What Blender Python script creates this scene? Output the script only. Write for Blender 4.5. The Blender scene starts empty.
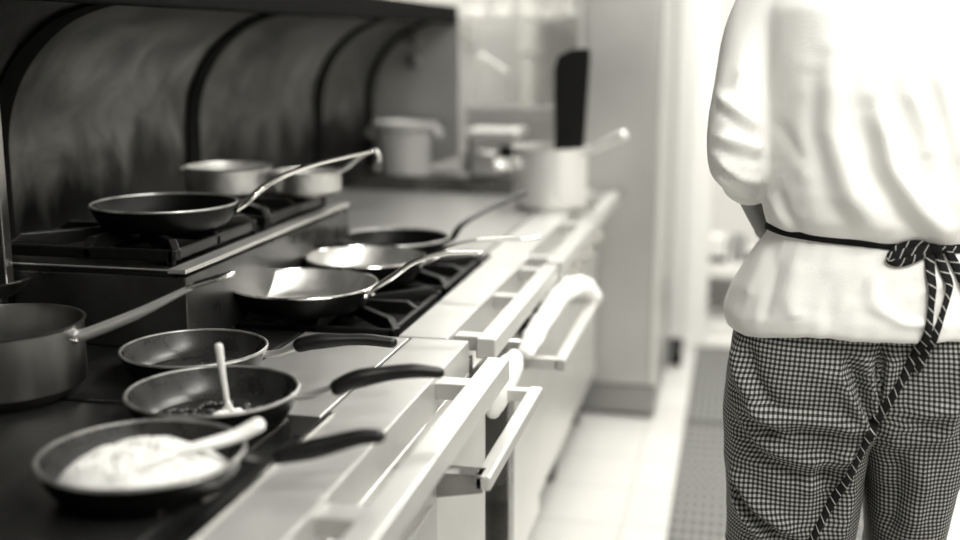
import bpy, bmesh, math, random
from mathutils import Vector, noise, Matrix
random.seed(7)
C = bpy.context.scene.collection
PI = math.pi

# ------------------------------------------------------------------ materials
def mat(name, col=.5, rough=.5, metal=0., spec=.5, bump=0., bscale=60., vary=0., vscale=8., rvary=0., stretch=(1, 1, 1), coat=0., emis=None, trans=0.):
    m = bpy.data.materials.new(name); m.use_nodes = True
    nt = m.node_tree; b = nt.nodes['Principled BSDF']
    c = col if isinstance(col, tuple) else (col, col * .992, col * .965)
    b.inputs['Base Color'].default_value = (*c, 1)
    b.inputs['Roughness'].default_value = rough
    b.inputs['Metallic'].default_value = metal
    b.inputs['Specular IOR Level'].default_value = spec
    b.inputs['Coat Weight'].default_value = coat
    b.inputs['Transmission Weight'].default_value = trans
    if emis:
        b.inputs['Emission Color'].default_value = (1, .985, .93, 1); b.inputs['Emission Strength'].default_value = emis
    if bump or vary or rvary:
        tc = nt.nodes.new('ShaderNodeTexCoord'); mp = nt.nodes.new('ShaderNodeMapping')
        mp.inputs['Scale'].default_value = stretch
        nt.links.new(tc.outputs['Object'], mp.inputs['Vector'])
    if bump:
        n = nt.nodes.new('ShaderNodeTexNoise'); n.inputs['Scale'].default_value = bscale; n.inputs['Detail'].default_value = 4
        bp = nt.nodes.new('ShaderNodeBump'); bp.inputs['Strength'].default_value = bump; bp.inputs['Distance'].default_value = .004
        nt.links.new(mp.outputs[0], n.inputs['Vector']); nt.links.new(n.outputs['Fac'], bp.inputs['Height']); nt.links.new(bp.outputs[0], b.inputs['Normal'])
    if vary or rvary:
        n = nt.nodes.new('ShaderNodeTexNoise'); n.inputs['Scale'].default_value = vscale; n.inputs['Detail'].default_value = 5; n.inputs['Roughness'].default_value = .6
        nt.links.new(mp.outputs[0], n.inputs['Vector'])
        if vary:
            r = nt.nodes.new('ShaderNodeMapRange'); r.inputs['From Min'].default_value = .3; r.inputs['From Max'].default_value = .7
            r.inputs['To Min'].default_value = 1 - vary; r.inputs['To Max'].default_value = 1 + vary * .4
            mx = nt.nodes.new('ShaderNodeVectorMath'); mx.operation = 'SCALE'; mx.inputs[0].default_value = c
            nt.links.new(n.outputs['Fac'], r.inputs['Value']); nt.links.new(r.outputs[0], mx.inputs['Scale']); nt.links.new(mx.outputs[0], b.inputs['Base Color'])
        if rvary:
            r = nt.nodes.new('ShaderNodeMapRange'); r.inputs['From Min'].default_value = .3; r.inputs['From Max'].default_value = .7
            r.inputs['To Min'].default_value = max(.02, rough - rvary); r.inputs['To Max'].default_value = rough + rvary
            nt.links.new(n.outputs['Fac'], r.inputs['Value']); nt.links.new(r.outputs[0], b.inputs['Roughness'])
    return m

M = {}
M['steel'] = mat('brushed_steel', .66, .36, .85, vary=.12, vscale=6, rvary=.04, stretch=(1, .15, 1))
M['steel_dark'] = mat('smoked_steel', .34, .3, 1, vary=.5, vscale=5, rvary=.1)
M['steel_clean'] = mat('clean_steel', .78, .32, .7, vary=.04)
M['satin'] = mat('satin_work_steel', .56, .36, .6, vary=.06, vscale=7)
M['potsteel'] = mat('bright_pot_steel', .72, .32, .5)
M['satin_grey'] = mat('satin_flat_top_steel', .42, .36, .7, vary=.12, vscale=5)
M['matte'] = mat('matte_black_enamel', .004, .7, spec=.04)
M['riser'] = mat('dark_riser_steel', .12, .3, .9, vary=.5, vscale=6, rvary=.1)  # dark steel with uneven tone for the whole riser
M['chrome'] = mat('polished_steel', .8, .14, 1)
M['panint'] = mat('pan_interior_steel', .6, .42, 1, vary=.35, vscale=14, rvary=.1)
M['pot'] = mat('pot_steel', .26, .3, 1, vary=.3, vscale=10, rvary=.08, stretch=(1, 1, .3))
M['griddle'] = mat('blackened_hot_plate', .010, .42, .0, spec=.35, vary=.6, vscale=6, rvary=.15, bump=.1, bscale=40)
M['iron'] = mat('cast_iron', .005, .34, .0, spec=.3, bump=.15, bscale=120, rvary=.08)
M['blackpan'] = mat('carbon_black_pan', .002, .42, .0, spec=.14, bump=.1, bscale=60, rvary=.12)
M['nonstick'] = mat('worn_nonstick', .02, .3, .0, spec=.45, vary=.5, vscale=18, rvary=.12)
M['rim'] = mat('worn_rim', .42, .35, .8, vary=.5, vscale=30)
M['black'] = mat('black_plastic', .003, .38, spec=.3)
M['tray'] = mat('burner_tray', .012, .4, .2, vary=.6, vscale=10)
M['white_plastic'] = mat('white_plastic', .8, .35)
M['pale_plastic'] = mat('milky_plastic', .32, .3, vary=.1)
M['cream'] = mat('white_food', .85, .5, bump=.3)
M['rice'] = mat('cooked_rice', .76, .45)
M['food'] = mat('browned_food', .05, .5, bump=.5, vary=.8, vscale=60)
M['wall'] = mat('painted_wall', .8, .5)
M['wall_grey'] = mat('grey_tiled_wall', .2, .5)
M['wall_steel'] = mat('wall_cladding_steel', .66, .42, .55)
M['cabinet'] = mat('cabinet_steel', .5, .42, .75, vary=.1, vscale=2, rvary=.06)
M['kick'] = mat('kick_plate', .3, .4, .7)
M['ceil'] = mat('ceiling_paint', .78, .8)
M['cloth'] = mat('white_cotton', .82, .85, spec=.1, bump=.12, bscale=300)
M['towel'] = mat('white_towel', .88, .9, spec=.1, bump=.5, bscale=140)
M['skin'] = mat('skin', (.12, .117, .108), .5, bump=.05, bscale=200)
M['hair'] = mat('dark_hair', .03, .6, bump=.6, bscale=90)
M['china'] = mat('white_china', .85, .2)
M['lamp'] = mat('light_diffuser', .9, .5, emis=4.)
M['glass'] = mat('steel_dial', .6, .2, 1)
M['black_cotton'] = mat('black_cotton', .008, .85, spec=.1)
M['sole'] = mat('shoe_leather', .02, .4)
M['post'] = mat('white_gloss_paint', .85, .3)

def soot_sheen_panel():
    m = bpy.data.materials.new('stained_painted_sheen_steel'); m.use_nodes = True
    nt = m.node_tree; N = nt.nodes; b = N['Principled BSDF']; lk = nt.links.new
    b.inputs['Metallic'].default_value = .9
    tc = N.new('ShaderNodeTexCoord'); sp = N.new('ShaderNodeSeparateXYZ'); lk(tc.outputs['Object'], sp.inputs[0])
    n1 = N.new('ShaderNodeTexNoise'); n1.inputs['Scale'].default_value = 5.5; n1.inputs['Distortion'].default_value = 1.6; n1.inputs['Detail'].default_value = 6; lk(tc.outputs['Object'], n1.inputs['Vector'])
    n2 = N.new('ShaderNodeTexNoise'); n2.inputs['Scale'].default_value = 9; n2.inputs['Detail'].default_value = 4
    mp = N.new('ShaderNodeMapping'); mp.inputs['Scale'].default_value = (1, 1, .35); lk(tc.outputs['Object'], mp.inputs[0]); lk(mp.outputs[0], n2.inputs['Vector'])
    # scorch stain with a ragged flame-shaped upper edge above the burners
    a = N.new('ShaderNodeMath'); a.operation = 'MULTIPLY_ADD'; lk(n2.outputs['Fac'], a.inputs[0]); a.inputs[1].default_value = -.5; lk(sp.outputs['Z'], a.inputs[2])
    r = N.new('ShaderNodeMapRange'); lk(a.outputs[0], r.inputs['Value']); r.inputs['From Min'].default_value = -.07; r.inputs['From Max'].default_value = .06
    r.inputs['To Min'].default_value = .12; r.inputs['To Max'].default_value = 1
    r2 = N.new('ShaderNodeMapRange'); lk(n1.outputs['Fac'], r2.inputs['Value']); r2.inputs['From Min'].default_value = .38; r2.inputs['From Max'].default_value = .66  # swirled highlights of brushed steel, painted into the base colour
    r2.inputs['To Min'].default_value = .085; r2.inputs['To Max'].default_value = .19
    mu = N.new('ShaderNodeMath'); mu.operation = 'MULTIPLY'; lk(r.outputs[0], mu.inputs[0]); lk(r2.outputs[0], mu.inputs[1])
    cb = N.new('ShaderNodeCombineXYZ')
    for i, k in enumerate((1, .992, .955)):
        q = N.new('ShaderNodeMath'); q.operation = 'MULTIPLY'; q.inputs[1].default_value = k; lk(mu.outputs[0], q.inputs[0]); lk(q.outputs[0], cb.inputs[i])
    lk(cb.outputs[0], b.inputs['Base Color'])
    r3 = N.new('ShaderNodeMapRange'); lk(n1.outputs['Fac'], r3.inputs['Value']); r3.inputs['To Min'].default_value = .22; r3.inputs['To Max'].default_value = .5
    lk(r3.outputs[0], b.inputs['Roughness'])
    return m
M['backguard'] = soot_sheen_panel()

def floor_tiles():
    m = mat('pale_floor_tile', .78, .4); nt = m.node_tree; N = nt.nodes
    tc = N.new('ShaderNodeTexCoord'); br = N.new('ShaderNodeTexBrick'); br.offset = 0
    br.inputs['Color1'].default_value = (.66, .655, .635, 1); br.inputs['Color2'].default_value = (.60, .595, .575, 1); br.inputs['Mortar'].default_value = (.5, .495, .48, 1)
    br.inputs['Scale'].default_value = 1; br.inputs['Brick Width'].default_value = .3; br.inputs['Row Height'].default_value = .3; br.inputs['Mortar Size'].default_value = .006
    nt.links.new(tc.outputs['Object'], br.inputs['Vector']); nt.links.new(br.outputs['Color'], N['Principled BSDF'].inputs['Base Color'])
    return m
M['floor'] = floor_tiles()

def grid_mat(name, period, dark, light, duty, rough, uv=False, both=False):
    # woven check / punched grid from two square waves
    m = mat(name, .3, rough, spec=.2); nt = m.node_tree; N = nt.nodes; lk = nt.links.new
    tc = N.new('ShaderNodeTexCoord'); sp = N.new('ShaderNodeSeparateXYZ'); lk(tc.outputs['UV' if uv else 'Object'], sp.inputs[0])
    outs = []
    for ax in ('X', 'Y'):
        d = N.new('ShaderNodeMath'); d.operation = 'DIVIDE'; lk(sp.outputs[ax], d.inputs[0]); d.inputs[1].default_value = period[0 if ax == 'X' else 1]
        f = N.new('ShaderNodeMath'); f.operation = 'FRACT'; lk(d.outputs[0], f.inputs[0])
        g = N.new('ShaderNodeMath'); g.operation = 'LESS_THAN'; lk(f.outputs[0], g.inputs[0]); g.inputs[1].default_value = duty
        outs.append(g)
    if both:
        a = N.new('ShaderNodeMath'); a.operation = 'MULTIPLY'; lk(outs[0].outputs[0], a.inputs[0]); lk(outs[1].outputs[0], a.inputs[1])
    else:
        s = N.new('ShaderNodeMath'); s.operation = 'MULTIPLY'; lk(outs[0].outputs[0], s.inputs[0]); lk(outs[1].outputs[0], s.inputs[1])
        t = N.new('ShaderNodeMath'); t.operation = 'MAXIMUM'; lk(outs[0].outputs[0], t.inputs[0]); lk(outs[1].outputs[0], t.inputs[1])
        a0 = N.new('ShaderNodeMath'); a0.operation = 'MULTIPLY'; a0.inputs[1].default_value = .22; lk(t.outputs[0], a0.inputs[0])
        a = N.new('ShaderNodeMath'); a.operation = 'MULTIPLY_ADD'; a.inputs[1].default_value = .78; lk(s.outputs[0], a.inputs[0]); lk(a0.outputs[0], a.inputs[2])
    mx = N.new('ShaderNodeMix'); mx.data_type = 'RGBA'; lk(a.outputs[0], mx.inputs['Factor'])
    mx.inputs[6].default_value = (dark, dark, dark * .96, 1); mx.inputs[7].default_value = (light, light, light * .96, 1)
    lk(mx.outputs[2], N['Principled BSDF'].inputs['Base Color'])
    return m
M['check'] = grid_mat('small_check_cotton', (.0080, .0080), .008, .38, .5, .9, uv=True)
M['mat'] = grid_mat('punched_rubber_mat', (.027, .07), .13, .34, .4, .6, both=True)

def stripe_mat():
    m = mat('black_pinstripe_cotton', .012, .85, spec=.1); nt = m.node_tree; N = nt.nodes; lk = nt.links.new
    tc = N.new('ShaderNodeTexCoord'); sp = N.new('ShaderNodeSeparateXYZ'); lk(tc.outputs['UV'], sp.inputs[0])
    s = N.new('ShaderNodeMath'); s.operation = 'ADD'; lk(sp.outputs['X'], s.inputs[0]); lk(sp.outputs['Y'], s.inputs[1])
    d = N.new('ShaderNodeMath'); d.operation = 'DIVIDE'; lk(s.outputs[0], d.inputs[0]); d.inputs[1].default_value = .019
    f = N.new('ShaderNodeMath'); f.operation = 'FRACT'; lk(d.outputs[0], f.inputs[0])
    g = N.new('ShaderNodeMath'); g.operation = 'LESS_THAN'; lk(f.outputs[0], g.inputs[0]); g.inputs[1].default_value = .1
    mx = N.new('ShaderNodeMix'); mx.data_type = 'RGBA'; lk(g.outputs[0], mx.inputs['Factor'])
    mx.inputs[6].default_value = (.012, .012, .012, 1); mx.inputs[7].default_value = (.42, .42, .4, 1)
    lk(mx.outputs[2], N['Principled BSDF'].inputs['Base Color'])
    return m
M['stripe'] = stripe_mat()

# ------------------------------------------------------------------ mesh helpers
def catmull(pts, n=8):
    P = [Vector(p) for p in pts]
    if len(P) < 3: return [P[0].lerp(P[-1], i / n) for i in range(n + 1)]
    out = []; Q = [P[0] * 2 - P[1]] + P + [P[-1] * 2 - P[-2]]
    for i in range(1, len(Q) - 2):
        a, b, c, d = Q[i - 1:i + 3]
        for k in range(n):
            t = k / n
            out.append(.5 * ((2 * b) + (c - a) * t + (2 * a - 5 * b + 4 * c - d) * t * t + (3 * b - a - 3 * c + d) * t ** 3))
    return out + [P[-1]]

def lerp_list(vals, t):
    x = t * (len(vals) - 1); i = min(int(x), len(vals) - 2) if len(vals) > 1 else 0
    if len(vals) == 1: return vals[0]
    return vals[i] + (vals[i + 1] - vals[i]) * (x - i)

class MB:
    def __init__(s): s.v = []; s.f = []; s.uv = {}
    def add(s, vs, fs):
        o = len(s.v); s.v += [tuple(v) for v in vs]; s.f += [tuple(o + i for i in f) for f in fs]; return s
    def box(s, x0, x1, y0, y1, z0, z1):
        return s.add([(x0, y0, z0), (x1, y0, z0), (x1, y1, z0), (x0, y1, z0), (x0, y0, z1), (x1, y0, z1), (x1, y1, z1), (x0, y1, z1)],
                     [(0, 3, 2, 1), (4, 5, 6, 7), (0, 1, 5, 4), (1, 2, 6, 5), (2, 3, 7, 6), (3, 0, 4, 7)])
    def prism(s, poly, axis, a, b):
        # poly: 2D outline; axis 'y': (x,z) extruded a..b in y; 'z': (x,y); 'x': (y,z)
        def P(p, t): return {'y': (p[0], t, p[1]), 'z': (p[0], p[1], t), 'x': (t, p[0], p[1])}[axis]
        n = len(poly); vs = [P(p, a) for p in poly] + [P(p, b) for p in poly]
        return s.add(vs, [tuple(range(n)), tuple(range(2 * n - 1, n - 1, -1))] + [(i, i + n, (i + 1) % n + n, (i + 1) % n) for i in range(n)])
    def lathe(s, prof, c=(0, 0, 0), n=56, sx=1, sy=1):
        # closed profile of (r,z)
        cx, cy, cz = c; vs = []; ids = []
        for r, z in prof:
            if r < 1e-6: ids.append([len(vs)] * n); vs.append((cx, cy, cz + z))
            else:
                ids.append([len(vs) + k for k in range(n)])
                vs += [(cx + r * math.cos(2 * PI * k / n) * sx, cy + r * math.sin(2 * PI * k / n) * sy, cz + z) for k in range(n)]
        fs = []
        for a, b in zip(ids[:-1], ids[1:]):
            for k in range(n):
                q = [a[k], a[(k + 1) % n], b[(k + 1) % n], b[k]]
                u = []
                for i in q:
                    if i not in u: u.append(i)
                if len(u) > 2: fs.append(tuple(u))
        return s.add(vs, fs)
    def sweep(s, pts, w, h=None, n=12, sm=8, up=(0, 0, 1), power=2., round_ends=True, twist=0):
        h = h or w; P = catmull(pts, sm) if sm else [Vector(p) for p in pts]; up = Vector(up)
        m = len(P); vs = []; lens = [0]
        for i in range(1, m): lens.append(lens[-1] + (P[i] - P[i - 1]).length)
        T = [(P[min(i + 1, m - 1)] - P[max(i - 1, 0)]).normalized() for i in range(m)]
        rows = []
        for i in range(m):
            t = lens[i] / lens[-1]; rows.append((P[i], T[i], lerp_list(w, t), lerp_list(h, t), t))
        if round_ends:
            r0 = min(rows[0][2], rows[0][3]); r1 = min(rows[-1][2], rows[-1][3])
            pre = [(rows[0][0] - rows[0][1] * r0 * math.sin(a), rows[0][1], rows[0][2] * math.cos(a), rows[0][3] * math.cos(a), 0) for a in (1.35, .9, .45)]
            post = [(rows[-1][0] + rows[-1][1] * r1 * math.sin(a), rows[-1][1], rows[-1][2] * math.cos(a), rows[-1][3] * math.cos(a), 1) for a in (.45, .9, 1.35)]
            rows = pre + rows + post
        for p, t, ww, hh, tt in rows:
            side = t.cross(up)
            side = side.normalized() if side.length > 1e-4 else Vector((1, 0, 0))
            u2 = side.cross(t).normalized()
            if twist:
                a = twist * tt; side, u2 = side * math.cos(a) + u2 * math.sin(a), u2 * math.cos(a) - side * math.sin(a)
            for k in range(n):
                a = 2 * PI * (k + .5) / n; ca, sa = math.cos(a), math.sin(a)
                ex = 2 / power; x = math.copysign(abs(ca) ** ex, ca) * ww; y = math.copysign(abs(sa) ** ex, sa) * hh
                vs.append(p + side * x + u2 * y)
        R = len(rows)
        fs = [(i * n + k, i * n + (k + 1) % n, (i + 1) * n + (k + 1) % n, (i + 1) * n + k) for i in range(R - 1) for k in range(n)]
        fs += [tuple(range(n - 1, -1, -1)), tuple(range((R - 1) * n, R * n))]
        return s.add(vs, fs)
    def bar(s, a, b, w, h):
        return s.sweep([a, b], [w * 1.15], [h * 1.15], n=4, sm=0, power=2, round_ends=False)
    def ball(s, c, r, n=16):
        rx, ry, rz = r if isinstance(r, tuple) else (r, r, r)
        prof = [(math.sin(PI * i / 10), -math.cos(PI * i / 10) * rz) for i in range(11)]; prof[0] = (0, -rz); prof[-1] = (0, rz)
        return s.lathe(prof, c, n, rx, ry)
    def build(s, name, m, parent=None, smooth=True, bevel=0, seg=2):
        me = bpy.data.meshes.new(name)
        off = Vector(parent.location) if parent is not None else Vector((0, 0, 0))
        if parent is not None and parent.parent is not None: off = off + Vector(parent.parent.location)
        origin = Vector((0, 0, 0))
        if parent is None and s.v:
            n = len(s.v); xs = [v[0] for v in s.v]; ys = [v[1] for v in s.v]; zs = [v[2] for v in s.v]
            origin = Vector(((min(xs) + max(xs)) / 2, (min(ys) + max(ys)) / 2, min(zs)))
            if name.split('_')[0] in ('floor',): origin = Vector((0, 0, 0))
        me.from_pydata([Vector(v) - off - origin for v in s.v], [], s.f)
        bm = bmesh.new(); bm.from_mesh(me); bmesh.ops.recalc_face_normals(bm, faces=bm.faces); bm.to_mesh(me); bm.free()
        me.materials.append(M[m] if isinstance(m, str) else m)
        o = bpy.data.objects.new(name, me); C.objects.link(o); o.location = origin
        if parent is not None: o.parent = parent
        if smooth:
            me.polygons.foreach_set('use_smooth', [True] * len(me.polygons))
            me.set_sharp_from_angle(angle=math.radians(38))
        if bevel:
            bv = o.modifiers.new('bevel', 'BEVEL'); bv.width = bevel; bv.segments = seg; bv.limit_method = 'ANGLE'; bv.angle_limit = math.radians(40)
        return o

def thing(name, loc, label, cat, group=None):
    o = bpy.data.objects.new(name, None); C.objects.link(o); o.location = loc; o.empty_display_size = .05
    return tag(o, label, cat, group)
def tag(o, label, cat, group=None, kind=None):
    o['label'] = label; o['category'] = cat
    if group: o['group'] = group
    if kind: o['kind'] = kind
    return o
def struct(mb, name, m, bevel=0, label=None):
    o = mb.build(name, m, None, smooth=False, bevel=bevel); o['kind'] = 'structure'
    if label: o['label'] = label
    return o

# ------------------------------------------------------------------ room shell
X0, X1, Y0, YB, Y2, ZC = -1.75, 1.75, -1.6, 5.5, 8.2, 2.7
struct(MB().box(X0 - .1, X1 + .1, Y0 - .1, Y2 + .1, -.1, 0), 'floor', 'floor')
struct(MB().box(X0 - .1, X1 + .1, Y0 - .1, Y2 + .1, ZC, ZC + .1), 'ceiling', 'ceil')
struct(MB().box(X0 - .1, X0, Y0, Y2, 0, ZC), 'wall_left', 'wall')
struct(MB().box(X1, X1 + .1, Y0, Y2, 0, ZC), 'wall_right', 'wall')
struct(MB().box(X0, X1, Y0 - .1, Y0, 0, ZC), 'wall_front', 'wall_grey')
struct(MB().box(X0, X1, Y2, Y2 + .1, 0, ZC), 'wall_far', 'wall')
struct(MB().box(X0, -.155, YB, YB + .1, 0, ZC).box(1.0, X1, YB, YB + .1, 0, ZC).box(-.155, 1.0, YB, YB + .1, 2.15, ZC), 'wall_back', 'wall')
struct(MB().box(-.225, -.12, YB - .02, YB + .13, 0, 2.2).box(.97, 1.06, YB - .02, YB + .13, 0, 2.2).box(-.12, .97, YB - .02, YB + .13, 2.1, 2.2).box(-.12, .97, YB - .01, YB + .12, 0, .03), 'trim_1', 'post', .004, 'white gloss door frame at the far end of the aisle')
# bright steel cladding behind the stove line plus a rounded column added for its bright highlight band
cl = MB().box(-1.74, -.58, 5.40, 5.49, 0, ZC - .01)
struct(cl, 'trim_2', 'wall_steel', 0, 'steel cladding on the wall behind the cook line')
col = MB().lathe([(0, 0), (.17, 0), (.17, ZC - .01), (0, ZC - .01)], (-.83, 5.21, 0), 48)
o = col.build('trim_3', 'wall_steel'); o['kind'] = 'structure'; o['label'] = 'round steel column added to make a bright band behind the stock pot'

# rubber floor mats in the aisle
for y0, y1, lab in ((.3, 4.28, 'grey punched rubber floor mat under the cook'), (4.31, 5.44, 'grey punched rubber floor mat in front of the far doorway')):
    tag(MB().box(-.16, .62, y0, y1, .001, .014).build('floor_mat', 'mat', bevel=.003), lab, 'mat')

# ------------------------------------------------------------------ ceiling lights
def ceiling_light(x, y, w, h, label, power):
    t = thing('ceiling_light', (x, y, ZC - .03), label, 'light', 'ceiling lights')
    f = MB()
    f.box(x - w / 2 - .02, x + w / 2 + .02, y - h / 2 - .02, y - h / 2, ZC - .04, ZC).box(x - w / 2 - .02, x + w / 2 + .02, y + h / 2, y + h / 2 + .02, ZC - .04, ZC)
    f.box(x - w / 2 - .02, x - w / 2, y - h / 2, y + h / 2, ZC - .04, ZC).box(x + w / 2, x + w / 2 + .02, y - h / 2, y + h / 2, ZC - .04, ZC)
    f.build('frame', 'post', t, False)
    MB().box(x - w / 2, x + w / 2, y - h / 2, y + h / 2, ZC - .02, ZC).build('diffuser', 'lamp', t, False)
    l = bpy.data.lights.new('ceiling_lamp', 'AREA'); l.shape = 'RECTANGLE'; l.size = w; l.size_y = h; l.energy = power; l.color = (1, .985, .925)
    lo = bpy.data.objects.new('ceiling_lamp', l); C.objects.link(lo); lo.parent = t; lo.location = (0, 0, -.02)
ceiling_light(.7, .5, .8, 1.3, 'white ceiling light panel behind the camera end of the aisle', 75)
ceiling_light(.45, 2.2, .6, 1.2, 'white ceiling light panel above the cook', 75)
ceiling_light(-.1, 4.2, .6, 1.2, 'white ceiling light panel above the far end of the aisle', 75)
ceiling_light(-1.1, 4.7, .5, .5, 'white ceiling light panel over the far end of the stove line', 35)
ceiling_light(.3, 6.9, .6, 1.2, 'white ceiling light panel in the room beyond the doorway', 60)

# ------------------------------------------------------------------ stove line
hd_ = thing('added_shade_hood', (-1.25, 1.9, 1.95), 'unseen dark steel hood added above the stove line to shade it', 'hood')  # out-of-view hood, added to keep the left of the stove dark
hm_ = MB(); hx0, hx1, hy0, hy1 = -1.74, -.95, .2, 3.7
hm_.box(hx0, hx1, hy0, hy1, 2.3, 2.33).box(hx1 - .02, hx1, hy0, hy1, 1.92, 2.3).box(hx0, hx1, hy0, hy0 + .02, 1.92, 2.3).box(hx0, hx1, hy1 - .02, hy1, 1.92, 2.3)
hm_.build('canopy', 'steel_dark', hd_, False)
MB().box(-1.5, -1.05, 1.4, 2.4, 2.33, ZC).build('duct', 'steel_dark', hd_, False)
for k_ in range(6): MB().box(-1.72, -.99, .24 + k_ * .575, .78 + k_ * .575, 2.2, 2.24).build('added_filter', 'iron', hd_, False, .004)
# near range: hot plate, cover plate, ledge, rail, door
rg = thing('kitchen_range', (-.9, 1.1, 0), 'steel range with black hot plate, nearest section of the stove line', 'stove')
YN = .35
MB().box(-1.445, -.475, YN, 2.02, .12, .84).build('body', 'steel', rg, False, .003)
MB().box(-1.445, -.635, YN, 1.535, .84, .9).build('hot_plate', 'griddle', rg, False, .006, 3)
MB().box(-.637, -.588, YN, 1.56, .84, .868).build('grease_gutter', 'tray', rg, False, .002)
MB().box(-.80, -.592, 1.545, 2.02, .84, .9).build('cover_plate', 'steel', rg, False, .002)
MB().box(-1.445, -.806, 1.545, 2.02, .84, .9).build('hot_plate', 'griddle', rg, False, .004)  # steel plate's dark reflection, put in as a black surface
MB().box(-.588, -.477, YN, 2.025, .825, .9).build('ledge', 'satin', rg, False, .003, 3)
MB().box(-.583, -.588 + .012, YN, 1.56, .9, .9035).build('ledge_seam', 'chrome', rg, False)
for lx in (-1.42, -.52):
    for ly in (YN + .06, 1.95):
        MB().lathe([(0, 0), (.02, 0), (.025, .12), (0, .12)], (lx, ly, 0), 20).build('leg', 'steel_dark', rg)
r = MB().box(-.421, -.381, YN, 1.93, .858, .898).build('towel_rail', 'satin', rg, False, .002)
for by in (.62, 1.24, 1.80):
    MB().box(-.478, -.42, by - .022, by + .022, .862, .89).build('rail_bracket', 'satin', r, False, .002)
d = MB().box(-.475, -.43, YN + .03, 1.61, .16, .80).build('oven_door', 'steel', rg, False, .003)
MB().box(-.43, -.424, YN + .07, 1.57, .2, .765).build('door_panel', 'steel', d, False, .002)
d2 = MB().box(-.475, -.44, 1.635, 2.0, .16, .80).build('oven_door', 'steel_clean', rg, False, .003)
h = MB()
h.prism([(-.44, .80), (-.36, .80), (-.36, .772), (-.44, .757)], 'y', 1.612, 1.65)
h.build('handle_bracket', 'steel_dark', d2, False, .002)
h = MB().box(-.373, -.347, 1.612, 2.09, .776, .80).build('door_handle', 'satin', d2, False, .004)
MB().box(-.44, -.36, 2.06, 2.085, .776, .798).build('handle_bracket', 'steel', d2, False, .002)

# middle range: open burners
mr = thing('burner_range', (-.9, 2.45, 0), 'middle section of the stove line with open gas burners and cast iron grates', 'stove')
Y1m, Y2m = 2.03, 2.9
MB().box(-.95, -.52, Y1m, Y2m, .14, .82).box(-1.445, -.95, Y1m, Y2m, .14, .82).build('body', 'steel', mr, False, .003)
MB().box(-1.0, -.617, Y1m + .005, Y2m, .82, .872).build('spill_tray', 'tray', mr, False, .003)
MB().box(-.617, -.52, Y1m, Y2m, .82, .9).build('ledge', 'satin', mr, False, .003, 3)
r = MB().box(-.468, -.43, Y1m + .01, 2.80, .862, .9).build('towel_rail', 'satin', mr, False, .003)
for by in (2.1, 2.46, 2.77):
    MB().box(-.52, -.468, by - .02, by + .02, .865, .893).build('rail_bracket', 'satin', r, False, .002)
MB().box(-.52, -.48, Y1m, Y1m + .04, .14, .86).build('corner_post', 'steel_dark', mr, False, .002)
pn = MB().box(-.52, -.49, Y1m + .06, Y2m - .01, .72, .82).build('control_panel', 'steel', mr, False, .002)
for i, ky in enumerate((2.2, 2.42, 2.64, 2.82)):
    k = MB(); k.prism([(ky + .026 * math.cos(a * PI / 12), .775 + .026 * math.sin(a * PI / 12)) for a in range(24)], 'x', -.491, -.45)
    k.box(-.45, -.443, ky - .006, ky + .006, .752, .798)
    k.build('knob', 'black' if i != 1 else 'glass', pn, True, .002)
d = MB().box(-.52, -.485, Y1m + .2, Y2m - .02, .2, .70).build('oven_door', 'steel_clean', mr, False, .003)
for q_ in (2.385, 3.03): MB().box(-.475, -.365, q_, q_ + .025, .745, .772).build('handle_bracket', 'steel_clean', mr, False, .003)
MB().box(-.375, -.348, 2.385, 3.055, .745, .772).build('door_handle', 'satin', mr, False, .004)
MB().box(-.50, -.44, 2.225, 2.285, 0, .72).build('leg', 'steel_dark', mr, False, .003)
for lx, ly in ((-1.42, 2.1), (-1.42, 2.8)):
    MB().box(lx - .02, lx + .02, ly - .02, ly + .02, 0, .14).build('leg', 'steel_dark', mr, False, .003)

# raised rear burner section with riser
rr = thing('raised_burner_shelf', (-1.2, 2.28, .9), 'raised steel rear section carrying the back burners', 'stove')
MB().box(-1.445, -.951, 1.838, 2.72, .901, 1.035).build('riser', 'riser', rr, False, .002)
MB().box(-1.445, -.985, 1.84, 2.70, 1.035, 1.045).build('spill_tray', 'tray', rr, False, .002)
MB().box(-.985, -.949, 1.836, 2.722, 1.042, 1.05).box(-1.445, -.985, 1.836, 1.84, 1.046, 1.0495).build('rim_strip', 'steel', rr, False, .003)

# far section: flat top
fr = thing('flat_top_range', (-.9, 3.5, 0), 'far section of the stove line with a plain steel flat top', 'stove')
MB().box(-1.445, -.53, 2.905, 4.30, .16, .84).build('body', 'steel', fr, False, .003)
MB().box(-1.445, -.645, 2.905, 4.30, .84, .9).build('flat_top', 'satin_grey', fr, False, .004)
MB().box(-.638, -.53, 2.905, 4.30, .84, .9).build('ledge', 'satin', fr, False, .004)
MB().box(-1.445, -.80, 4.08, 4.30, .9, .955).build('rear_step', 'steel_dark', fr, False, .004)
r = MB().box(-.468, -.425, 2.83, 4.25, .86, .9).build('towel_rail', 'satin', fr, False, .003)
for by in (2.93, 3.5, 4.2):
    MB().box(-.53, -.468, by - .02, by + .02, .865, .895).build('rail_bracket', 'satin', r, False, .002)
pn = MB().box(-.53, -.505, 2.93, 4.28, .72, .83).build('control_panel', 'steel_clean', fr, False, .002)
for ky in (3.1, 3.35, 3.6, 3.9):
    k = MB(); k.prism([(ky + .024 * math.cos(a * PI / 12), .79 + .024 * math.sin(a * PI / 12)) for a in range(24)], 'x', -.506, -.455)
    k.box(-.456, -.448, ky - .005, ky + .005, .768, .812)
    k.build('knob', 'chrome', pn, True, .003)
for y0, y1 in ((2.95, 3.6), (3.63, 4.27)):
    MB().box(-.53, -.505, y0, y1, .2, .70).build('oven_door', 'steel_clean', fr, False, .003)
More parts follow.
